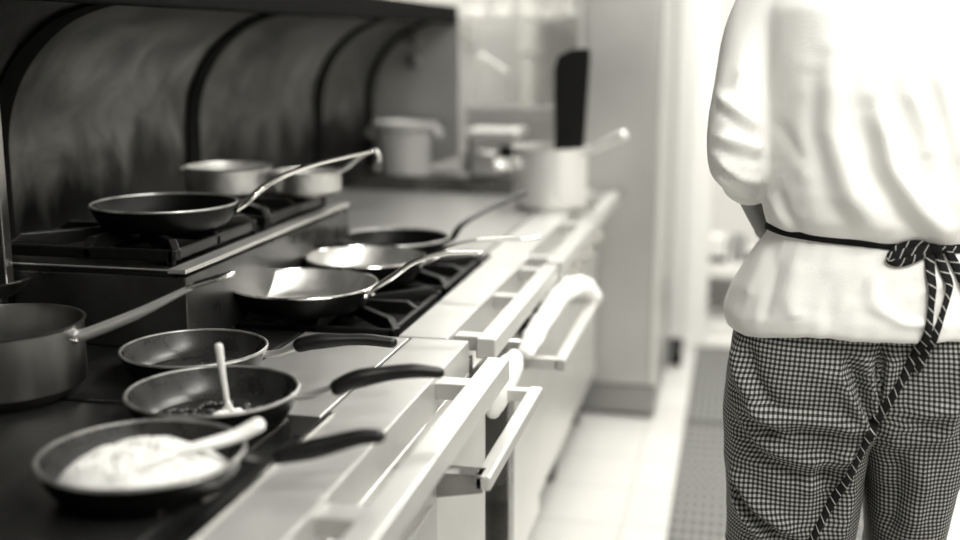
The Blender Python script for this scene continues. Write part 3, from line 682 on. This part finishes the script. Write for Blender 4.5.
# trousers: two lofted halves meeting at the seat seam, UV in metres for the check
TF = [([(.158, .951), (.158, .899), (.155, .841)], -.0035, .004), ([(.02, .855), (.08, .848), (.155, .843)], -.003, .004),
      ([(.007, .942), (.021, .89), (.053, .834), (.13, .782)], .010, .014), ([(.03, .94), (.04, .89), (.075, .845)], -.006, .010),
      ([(.036, .83), (.102, .828), (.168, .826), (.225, .807)], .010, .013), ([(.05, .80), (.11, .80), (.18, .80)], -.008, .010),
      ([(.231, .808), (.198, .867), (.166, .934)], .009, .009), ([(.237, .812), (.218, .868), (.186, .944)], -.009, .008), ([(.24, .817), (.253, .879), (.265, .949)], .008, .009),
      ([(.236, .82), (.23, .87), (.215, .945)], .008, .008), ([(.24, .80), (.245, .87), (.24, .95)], -.008, .006),
      ([(.011, .845), (.056, .776), (.124, .749), (.181, .747), (.223, .781)], .009, .013), ([(.02, .80), (.06, .745), (.12, .72), (.19, .72)], -.007, .012),
      ([(.013, .718), (.053, .657), (.131, .604)], .012, .013), ([(.019, .664), (.046, .62), (.082, .586)], .010, .011), ([(.01, .69), (.05, .635), (.1, .60)], -.008, .009),
      ([(.122, .782), (.145, .73), (.141, .675)], .006, .014), ([(.16, .76), (.18, .70), (.17, .62)], -.007, .02), ([(.2, .75), (.21, .68), (.2, .58)], .007, .016),
      ([(.251, .792), (.311, .84), (.364, .861)], .009, .012), ([(.353, .8), (.364, .87), (.365, .955)], .007, .012), ([(.262, .78), (.30, .79), (.36, .81)], .007, .012),
      ([(.28, .95), (.29, .90), (.30, .84)], -.005, .012), ([(.31, .78), (.33, .70), (.32, .6)], .008, .016), ([(.28, .76), (.29, .68), (.28, .58)], -.007, .014)]
def half(rows, per):
    nk, m_ = 110, 190
    zs = [r_[0] for r_ in rows]; vs = []; uv = []
    for i in range(m_):
        z = zs[0] + (zs[-1] - zs[0]) * i / (m_ - 1); j = 0
        while j < len(rows) - 2 and z < rows[j + 1][0]: j += 1
        a, b = rows[j], rows[j + 1]; t = (z - a[0]) / (b[0] - a[0]); t = max(0, min(1, t)); t = t * t * (3 - 2 * t) * .5 + t * .5
        x0, x1, y0, y1 = [a[q] + (b[q] - a[q]) * t for q in (1, 2, 3, 4)]
        cx, cy, rx, ry = (x0 + x1) / 2, (y0 + y1) / 2, (x1 - x0) / 2, (y1 - y0) / 2
        for k in range(nk):
            an = 2 * PI * k / nk + PI / 2; c_, s_ = math.cos(an), math.sin(an)
            inn_ = (c_ > 0) == (rows is L_rows); pw_ = (.35 + .5 * max(0, min(1, (.80 - z) / .12))) if inn_ else .85
            x = cx + math.copysign(abs(c_) ** pw_, c_) * rx; y = cy + math.copysign(abs(s_) ** (pw_ if inn_ and pw_ < .8 else .85), s_) * ry
            nx, ny = c_, s_
            f = 1.8 * ridge(x, z, TF) * max(0, min(1, .25 - ny * 1.2)) + .004 * noise.noise(Vector((x * 9, y * 9, z * 9))) + .0025 * noise.noise(Vector((x * 25, y * 25, z * 14)))
            if z < .55: f += .006 * math.sin(z * 60 + 3 * noise.noise(Vector((x * 6, y * 6, z * 4)))) * .5
            vs.append((x + nx * f, y + ny * f, z)); pass
    fs = []; fu = []; arc = []
    for i in range(m_):
        acc = [0.]
        for k in range(nk): acc.append(acc[-1] + (Vector(vs[i * nk + (k + 1) % nk]) - Vector(vs[i * nk + k])).length)
        mid = acc[nk // 2]; arc.append([a_ - mid + 3 for a_ in acc])
    for i in range(m_ - 1):
        for k in range(nk):
            q = [i * nk + k, i * nk + (k + 1) % nk, (i + 1) * nk + (k + 1) % nk, (i + 1) * nk + k]; fs.append(tuple(q))
            z0 = vs[q[0]][2]; z1 = vs[q[2]][2]; fu.append([(arc[i][k], z0), (arc[i][k + 1], z0), (arc[i + 1][k + 1], z1), (arc[i + 1][k], z1)])
    return vs, fs, fu
L_rows = [(1.06, .04, .255, 1.945, 2.16), (.98, .012, .258, 1.925, 2.175), (.93, .002, .26, 1.915, 2.185), (.87, -.008, .26, 1.91, 2.19), (.80, -.012, .255, 1.918, 2.19), (.74, -.008, .247, 1.93, 2.19),
          (.66, .0, .242, 1.94, 2.18), (.55, .008, .236, 1.955, 2.165), (.42, .02, .222, 1.965, 2.15), (.25, .035, .205, 1.965, 2.14), (.12, .04, .20, 1.955, 2.14), (.05, .035, .205, 1.945, 2.15)]
R_rows = [(1.06, .215, .385, 1.945, 2.16), (.98, .215, .412, 1.93, 2.18), (.93, .215, .42, 1.925, 2.19), (.87, .218, .428, 1.925, 2.20), (.80, .222, .428, 1.94, 2.21), (.74, .232, .422, 1.96, 2.22),
          (.66, .25, .408, 1.985, 2.23), (.55, .26, .398, 2.01, 2.23), (.42, .265, .39, 2.03, 2.23), (.25, .268, .385, 2.04, 2.22), (.12, .265, .385, 2.03, 2.22), (.05, .262, .39, 2.02, 2.225)]
tv, tfc, tuv = [], [], []
for rows in (L_rows, R_rows):
    v_, f_, u_ = half(rows, .8184); o_ = len(tv); tv += v_; tfc += [tuple(o_ + i for i in q) for q in f_]; tuv += u_
tm = MB(); tm.add(tv, tfc); tro = None
me = bpy.data.meshes.new('trousers'); me.from_pydata([Vector(v) - ck.location for v in tv], [], tfc)
ul = me.uv_layers.new(name='UVMap')
li = 0
for p_, u4 in zip(me.polygons, tuv):
    for q in range(4): ul.data[p_.loop_start + q].uv = u4[q]
me.materials.append(M['check']); me.polygons.foreach_set('use_smooth', [True] * len(me.polygons)); me.update()
bm = bmesh.new(); bm.from_mesh(me); bmesh.ops.recalc_face_normals(bm, faces=bm.faces); bm.to_mesh(me); bm.free()
tro = bpy.data.objects.new('trousers', me); C.objects.link(tro); tro.parent = ck
# pocket welt stitched on the left seat
# ---- remeshed volumes
def loft(mb, rows, nk=48, pw=.85):
    vs = []
    for z, x0, x1, y0, y1 in rows:
        cx, cy, rx, ry = (x0 + x1) / 2, (y0 + y1) / 2, (x1 - x0) / 2, (y1 - y0) / 2
        for k in range(nk):
            a = 2 * PI * k / nk; c_, s_ = math.cos(a), math.sin(a)
            vs.append((cx + math.copysign(abs(c_) ** pw, c_) * rx, cy + math.copysign(abs(s_) ** pw, s_) * ry, z))
    R = len(rows); fs = [(i * nk + k, i * nk + (k + 1) % nk, (i + 1) * nk + (k + 1) % nk, (i + 1) * nk + k) for i in range(R - 1) for k in range(nk)]
    fs += [tuple(range(nk)), tuple(range((R - 1) * nk, R * nk))]
    return mb.add(vs, fs)
def remesh(mb, name, m, parent, voxel, smooth, disp=None):
    tmp = bpy.data.meshes.new(name + '_source'); tmp.from_pydata([Vector(v) for v in mb.v], [], mb.f)
    bm = bmesh.new(); bm.from_mesh(tmp); bmesh.ops.recalc_face_normals(bm, faces=bm.faces); bm.to_mesh(tmp); bm.free()
    o = bpy.data.objects.new(name, tmp); C.objects.link(o)
    r_ = o.modifiers.new('r', 'REMESH'); r_.mode = 'VOXEL'; r_.voxel_size = voxel
    s_ = o.modifiers.new('s', 'SMOOTH'); s_.iterations = smooth; s_.factor = .5
    dg = bpy.context.evaluated_depsgraph_get(); me = bpy.data.meshes.new_from_object(o.evaluated_get(dg)); o.modifiers.clear(); o.data = me
    bpy.data.meshes.remove(tmp)
    if disp:
        me.update(); nn = [v.normal.copy() for v in me.vertices]
        for v, n_ in zip(me.vertices, nn): v.co = v.co + disp(v.co, n_)
    for v in me.vertices: v.co -= parent.location
    me.materials.clear(); me.materials.append(M[m]); me.polygons.foreach_set('use_smooth', [True] * len(me.polygons)); me.update()
    o.parent = parent; me.name = name
    return o
JF = [([(.14, 1.435), (.14, 1.31), (.176, 1.214), (.234, 1.143)], .013, .022), ([(.11, 1.42), (.112, 1.31), (.14, 1.2), (.19, 1.145)], -.004, .018), ([(.204, 1.365), (.235, 1.248), (.284, 1.185), (.344, 1.139)], .016, .017), ([(.185, 1.34), (.205, 1.25), (.25, 1.18), (.30, 1.14)], -.010, .016),
      ([(.247, 1.389), (.282, 1.312), (.293, 1.265)], .010, .014), ([(.104, 1.404), (.094, 1.293), (.111, 1.213)], .006, .018), ([(.289, 1.42), (.318, 1.328), (.346, 1.251)], .010, .014),
      ([(.044, 1.202), (.066, 1.17), (.09, 1.142)], .008, .009), ([(.05, 1.324), (.079, 1.293), (.106, 1.253)], -.005, .012), ([(.067, 1.211), (.077, 1.171), (.102, 1.14)], -.006, .008),
      ([(.056, 1.108), (.039, 1.061), (.02, 1.017)], .007, .010), ([(.211, 1.10), (.221, 1.036), (.267, .996), (.328, .991)], .006, .012), ([(.236, 1.105), (.203, 1.068), (.187, 1.034)], -.005, .009),
      ([(.105, 1.10), (.092, 1.029), (.102, .987)], .006, .014), ([(.264, 1.038), (.308, 1.065), (.352, 1.075)], .005, .011), ([(.07, 1.10), (.06, 1.04), (.05, .98)], -.005, .01),
      ([(.15, 1.09), (.15, 1.03), (.16, .96)], -.003, .015), ([(.0, .95), (.2, .94), (.42, .94)], .003, .004)]
SF = [([(-.04, 1.361), (-.002, 1.333), (.028, 1.312)], .007, .009), ([(-.04, 1.34), (-.0, 1.31), (.028, 1.29)], -.006, .008), ([(-.045, 1.295), (.008, 1.284), (.04, 1.271)], .008, .008), ([(-.04, 1.275), (.0, 1.26), (.04, 1.25)], -.007, .007),
      ([(-.04, 1.26), (-.001, 1.228), (.046, 1.214)], .009, .008), ([(-.04, 1.235), (-.004, 1.203), (.037, 1.184)], .008, .007), ([(-.04, 1.247), (-.003, 1.213), (.04, 1.198)], -.008, .006), ([(.0, 1.418), (-.005, 1.369), (-.035, 1.336)], .006, .010)]
def jdisp(co, n_):
    x, y, z = co
    aw = max(0, min(1, (.052 - x) / .02)) if z > 1.15 else 0
    back = max(0, min(1, .2 - n_.y * 1.1))
    f = (ridge(x, z, SF) * max(back, .5) * aw if aw else 0) + (ridge(x, z, JF) * back * (1 - aw) if aw < 1 else 0)
    f += .004 * noise.noise(Vector((x * 8, y * 8, z * 6))) + .002 * noise.noise(Vector((x * 22, y * 22, z * 12)))
    f += .002 * noise.noise(Vector((math.atan2(y - 2.05, x - .2) * 9, z * 3, 4))) if z < 1.13 else 0
    up_ = .020 * max(0, min(1, (2.06 - y) / .12)) * max(0, min(1, (1.02 - z) / .05)) * max(0, min(1, (x - .02) / .1))
    return n_ * f + Vector((0, 0, up_))
jm = MB()
loft(jm, [(.95, -.006, .432, 1.895, 2.225), (.96, -.012, .436, 1.890, 2.23), (.985, -.016, .44, 1.888, 2.235), (1.03, .0, .432, 1.892, 2.225), (1.08, .028, .41, 1.905, 2.20), (1.115, .05, .39, 1.922, 2.18), (1.125, .056, .384, 1.927, 2.175), (1.137, .053, .387, 1.918, 2.18), (1.16, .045, .395, 1.897, 2.195), (1.20, .040, .402, 1.888, 2.205),
         (1.27, .037, .405, 1.892, 2.205), (1.34, .034, .408, 1.90, 2.20), (1.42, .028, .412, 1.905, 2.20), (1.50, .02, .42, 1.92, 2.185), (1.55, .03, .41, 1.945, 2.165), (1.585, .075, .365, 1.97, 2.14), (1.61, .14, .30, 1.985, 2.12), (1.64, .155, .285, 1.99, 2.11)])
jm.sweep([(.055, 2.05, 1.525), (.02, 2.04, 1.46), (-.003, 2.01, 1.36), (-.006, 1.99, 1.265), (.002, 2.005, 1.236), (.015, 2.055, 1.213), (.022, 2.088, 1.202)], [.062, .055, .048, .048, .05, .044, .042], [.065, .058, .05, .048, .046, .040, .038], n=24, up=(0, 1, .3))
jm.sweep([(.39, 2.05, 1.525), (.43, 2.04, 1.46), (.46, 2.03, 1.36), (.46, 2.04, 1.25), (.45, 2.08, 1.21), (.42, 2.15, 1.185), (.405, 2.18, 1.18)], [.062, .055, .048, .046, .048, .042, .04], [.065, .058, .05, .046, .044, .040, .038], n=24, up=(0, 1, .3))
jk = remesh(jm, 'jacket', 'cloth', ck, .0065, 5, jdisp)

# body: one continuous mesh
bm_ = MB()
loft(bm_, [(.80, .06, .36, 2.0, 2.12), (.95, .05, .37, 1.99, 2.13), (1.1, .08, .345, 1.96, 2.14), (1.3, .07, .365, 1.94, 2.15), (1.48, .06, .38, 1.96, 2.13), (1.55, .12, .32, 1.99, 2.11)], 40)
bm_.sweep([(.22, 2.055, 1.49), (.22, 2.06, 1.59), (.22, 2.075, 1.68)], [.07, .056, .055], n=24)
bm_.ball((.22, 2.085, 1.77), (.075, .095, .115), 28)
bm_.ball((.22, 2.125, 1.725), (.052, .055, .065), 22)
bm_.sweep([(.22, 2.17, 1.785), (.22, 2.193, 1.75), (.22, 2.178, 1.742)], [.009, .015, .01], n=12)
for s_ in (-1, 1):
    bm_.ball((.22 + s_ * .077, 2.08, 1.76), (.010, .02, .032), 14)
    bm_.ball((.22 + s_ * .03, 2.168, 1.778), (.014, .010, .010), 12)
bm_.ball((.22, 2.173, 1.708), (.024, .010, .007), 14)
bm_.sweep([(.15, 2.05, .92), (.12, 2.06, .5), (.12, 2.055, .08)], [.085, .06, .045], n=20)
bm_.sweep([(.30, 2.06, .92), (.32, 2.11, .5), (.325, 2.13, .08)], [.085, .06, .045], n=20)
def arm(pts, rad): bm_.sweep(pts, rad, n=20, up=(0, 1, .3))
arm([(.07, 2.05, 1.51), (.0, 2.02, 1.37), (-.003, 2.0, 1.245), (.026, 2.105, 1.19), (.058, 2.20, 1.115), (.075, 2.235, 1.085)], [.046, .036, .030, .034, .032, .028])
arm([(.37, 2.05, 1.51), (.45, 2.04, 1.37), (.455, 2.05, 1.23), (.40, 2.18, 1.18), (.36, 2.25, 1.14), (.335, 2.27, 1.12)], [.048, .04, .036, .032, .025, .023])
def hand(w, d, side):
    # palm then five bent fingers resting on the belly
    w = Vector(w); d = Vector(d).normalized(); up = Vector((0, -.3, 1)).normalized(); s_ = d.cross(up).normalized(); u_ = s_.cross(d)
    bm_.sweep([w - d * .02, w + d * .03, w + d * .075], [.018, .03, .034], [.016, .014, .012], n=16, up=tuple(s_))
    for k, ln in enumerate((.062, .074, .078, .068)):
        b = w + d * .07 + u_ * (-.03 + k * .02)
        bm_.sweep([b - d * .02, b + d * ln * .45, b + d * ln * .8 - s_ * side * .012, b + d * ln - s_ * side * .026], [.0095, .009, .008, .007], n=10, up=tuple(u_))
    b = w + d * .015 + u_ * .022
    bm_.sweep([b, b + d * .03 + u_ * .03, b + d * .06 + u_ * .042], [.012, .011, .009], n=10, up=tuple(s_))
hand((.085, 2.25, 1.075), (.8, .35, -.25), 1)
hand((.325, 2.28, 1.115), (-.85, .2, -.2), -1)
bd = remesh(bm_, 'body', 'skin', ck, .0055, 3)
hr = MB(); hr.ball((.22, 2.072, 1.795), (.084, .098, .108), 30)
hr.v = [tuple(Vector(v) + Vector(noise.noise_vector(Vector(v) * 40)) * .004) for v in hr.v if True]
hr.v = [(x, min(y, 2.135 + (z - 1.79) * .3), max(z, 1.705)) for x, y, z in hr.v]
hr.build('hair', 'hair', ck)
for ex in (-.03, .03): MB().ball((.22 + ex, 2.172, 1.778), .009, 10).build('eye', 'black', ck)
# bracelet at the wrist
MB().lathe([(.026 + .005 * math.cos(2 * PI * i / 8), .006 * math.sin(2 * PI * i / 8)) for i in range(9)], (0, 0, 0), 28)
br = MB(); c_ = Vector((.064, 2.212, 1.105)); ax = Vector((.45, .8, -.6)).normalized(); e1 = ax.cross(Vector((0, 0, 1))).normalized(); e2 = ax.cross(e1)
ring = [c_ + (e1 * math.cos(a * PI / 12) + e2 * math.sin(a * PI / 12)) * .029 for a in range(25)]
br.sweep(ring, [.004], [.006], n=8, sm=0, up=tuple(ax), round_ends=False); br.build('bracelet', 'chrome', ck)
# rolled cuffs
for pts in ([(.016, 2.064, 1.211), (.0235, 2.095, 1.20)], [(.415, 2.16, 1.183), (.40, 2.19, 1.175)]):
    MB().sweep(pts, [.046, .044], [.042, .040], n=24, up=(0, 1, .3), sm=3).build('rolled_cuff', 'cloth', ck)
# shoes
for sx, sy in ((.12, 2.05), (.325, 2.13)):
    s_ = MB().sweep([(sx, sy - .07, .045), (sx, sy, .05), (sx, sy + .1, .045), (sx, sy + .18, .035)], [.038, .042, .05, .035], [.04, .045, .035, .025], n=20, power=2.4).build('shoe', 'sole', ck)
    MB().box(sx - .045, sx + .045, sy - .105, sy + .205, .0145, .024).build('shoe_sole', 'black', s_, False, .004)

# apron: short front panel, waist strap, knot, loops and tails, draped over the clothes
from mathutils.bvhtree import BVHTree
bvh_v = [v.co + ck.location for v in jk.data.vertices]; bvh_f = [tuple(p.vertices) for p in jk.data.polygons]
o_ = len(bvh_v); bvh_v += [Vector(v) for v in tv]; bvh_f += [tuple(o_ + i for i in q) for q in tfc]
tree = BVHTree.FromPolygons(bvh_v, bvh_f)
def surf_y(x, z, d=.006):
    h_ = tree.ray_cast(Vector((x, 1.2, z)), Vector((0, 1, 0)))
    return (h_[0].y if h_[0] else 2.0) - d
def ribbon(pts, wid, name, par=None, th=.0015, lift=.007, free=False, tw=0., wav=0.):
    P = catmull([(x, 0, z) for x, z in pts], 8); m_ = len(P); ys = []
    for i, p in enumerate(P): ys.append(surf_y(p.x, p.z, lift))
    for _ in range(3): ys = [min(ys[i], (ys[max(i - 1, 0)] + ys[i] + ys[min(i + 1, m_ - 1)]) / 3) for i in range(m_)]
    vs = []; fs = []; uvs = []; acc = 0
    for i, p in enumerate(P):
        a = P[max(i - 1, 0)]; b = P[min(i + 1, m_ - 1)]; T = Vector((b.x - a.x, 0, b.z - a.z)).normalized(); S = Vector((T.z, 0, -T.x))
        if i: acc += (P[i] - P[i - 1]).length
        w_ = wid * (1 + wav * math.sin(acc * 45)) / 2; ang = tw * math.sin(acc * 20)
        Sd = S * math.cos(ang) + Vector((0, -1, 0)) * math.sin(ang)
        c_ = Vector((p.x, ys[i] - abs(math.sin(ang)) * w_, p.z))
        for q in (-1, -.33, .33, 1):
            cv = -.002 * (1 - q * q)
            vs.append(c_ + Sd * w_ * q + Vector((0, cv, 0)))
        for q in (1, .33, -.33, -1): vs.append(c_ + Sd * w_ * q + Vector((0, th, 0)))
        uvs.append(acc)
    for i in range(m_ - 1):
        for k in range(8): fs.append((i * 8 + k, i * 8 + (k + 1) % 8, (i + 1) * 8 + (k + 1) % 8, (i + 1) * 8 + k))
    fs += [tuple(range(8)), tuple(range((m_ - 1) * 8, m_ * 8))]
    mesh = bpy.data.meshes.new(name); mesh.from_pydata([v - ck.location for v in vs], [], fs)
    ul = mesh.uv_layers.new(name='UVMap'); lat = [-1, -.33, .33, 1, 1, .33, -.33, -1]
    for p_ in mesh.polygons:
        for l_ in p_.loop_indices:
            vi = mesh.loops[l_].vertex_index; ul.data[l_].uv = (uvs[vi // 8], lat[vi % 8] * wid * .35)
    mesh.materials.append(M['stripe']); mesh.polygons.foreach_set('use_smooth', [True] * len(mesh.polygons))
    o = bpy.data.objects.new(name, mesh); C.objects.link(o); o.parent = par or ck
    return o
tails = [([(.304, 1.125), (.306, 1.085), (.309, 1.053), (.303, .978), (.285, .925), (.262, .875), (.243, .84), (.23, .804), (.204, .723), (.164, .63), (.132, .554), (.10, .48)], .014),
         ([(.314, 1.122), (.329, 1.086), (.336, 1.062), (.326, 1.021), (.312, .971), (.296, .92)], .013),
         ([(.334, 1.118), (.351, 1.087), (.368, 1.045), (.372, 1.01)], .013)]
ap = MB()
# short apron panel on the front
av = []; af = []; na = 26; ma = 16
for i in range(ma):
    z = 1.12 - i * .022
    for k in range(na):
        a = PI * (.30 + .40 * k / (na - 1)); av.append((.212 + math.cos(a) * (.20 + .003 * i), 2.06 + math.sin(a) * (.20 + .002 * i + .004 * math.sin(k * 1.9)), z))
for layer in (0, 1):
    if layer: av += [(x, y + .003, z) for x, y, z in av[:na * ma]]
    for i in range(ma - 1):
        for k in range(na - 1): q = layer * na * ma + i * na + k; af.append((q, q + 1, q + na + 1, q + na))
ap.add(av, af); apo = ap.build('apron', 'black_cotton', ck)
apo['label'] = 'black waist apron'
# strap around the waist
sv = []; ns = 96; cut = []
for k in range(ns + 1):
    a = 2 * PI * k / ns; d_ = Vector((math.cos(a), math.sin(a) * .8, 0)); zc = 1.128 - (math.cos(a) * .17 + .02) * .06 * (1 if math.sin(a) < 0 else 0)
    h_ = tree.ray_cast(Vector((.22, 2.05, zc)) + d_ * .6, -d_)
    p = h_[0] if h_[0] else Vector((.22 + math.cos(a) * .16, 2.05 + math.sin(a) * .12, zc))
    R_ = (Vector((p.x, p.y, 0)) - Vector((.22, 2.05, 0))).length
    if not (.08 < R_ < .24): p = Vector((.22 + math.cos(a) * .165, 2.05 + math.sin(a) * .125, zc))
    cut.append(Vector((p.x, p.y, zc)) + d_ * .001)
for _ in range(2): cut = [(cut[i - 1 if i else ns - 1] + cut[i] + cut[(i + 1) % ns]) / 3 for i in range(ns)] + [cut[0]]; cut[-1] = cut[0]
st = MB().sweep(cut, [.0035], [.0065], n=8, sm=0, round_ends=False); so = st.build('waist_strap', 'black_cotton', ck); so['label'] = 'black apron waist strap'
ribbon([(.305, 1.124), (.285, 1.131), (.262, 1.127), (.247, 1.116), (.243, 1.105), (.256, 1.101), (.277, 1.106), (.303, 1.120)], .013, 'bow_loop', lift=.010)
ribbon([(.24, 1.108), (.27, 1.116), (.305, 1.121)], .018, 'bow_loop', lift=.012)
ribbon([(.305, 1.124), (.33, 1.119), (.36, 1.116), (.375, 1.10)], .012, 'bow_loop', lift=.008)
ky_ = surf_y(.308, 1.12, .008)
kt = MB().ball((.308, ky_, 1.121), (.016, .009, .010), 16); kt.build('knot', 'black_cotton', ck)
for i, (pts, w_) in enumerate(tails): ribbon(pts, w_, 'apron_tail', lift=.006 + .002 * i, tw=.5 if i < 2 else .2, wav=.15)

# ------------------------------------------------------------------ world, camera
w = bpy.data.worlds.new('world'); bpy.context.scene.world = w; w.use_nodes = True
w.node_tree.nodes['Background'].inputs['Color'].default_value = (.8, .79, .75, 1); w.node_tree.nodes['Background'].inputs['Strength'].default_value = .3
cam = bpy.data.cameras.new('camera'); co = bpy.data.objects.new('camera', cam); C.objects.link(co)
co.location = (0, 0, 1.45)
co.rotation_euler = (PI / 2 - math.radians(11.3), 0, math.radians(12.7))
cam.sensor_width = 36; cam.lens = 36 * 1150 / 960; cam.clip_start = .05
cam.dof.use_dof = True; cam.dof.focus_distance = 1.98; cam.dof.aperture_fstop = 1.25; cam.dof.aperture_blades = 0
sc_ = bpy.context.scene; sc_.camera = co
vs_ = sc_.view_settings; vs_.view_transform = 'Standard'; vs_.look = 'None'; vs_.gamma = 1; vs_.exposure = -.68; vs_.use_curve_mapping = False
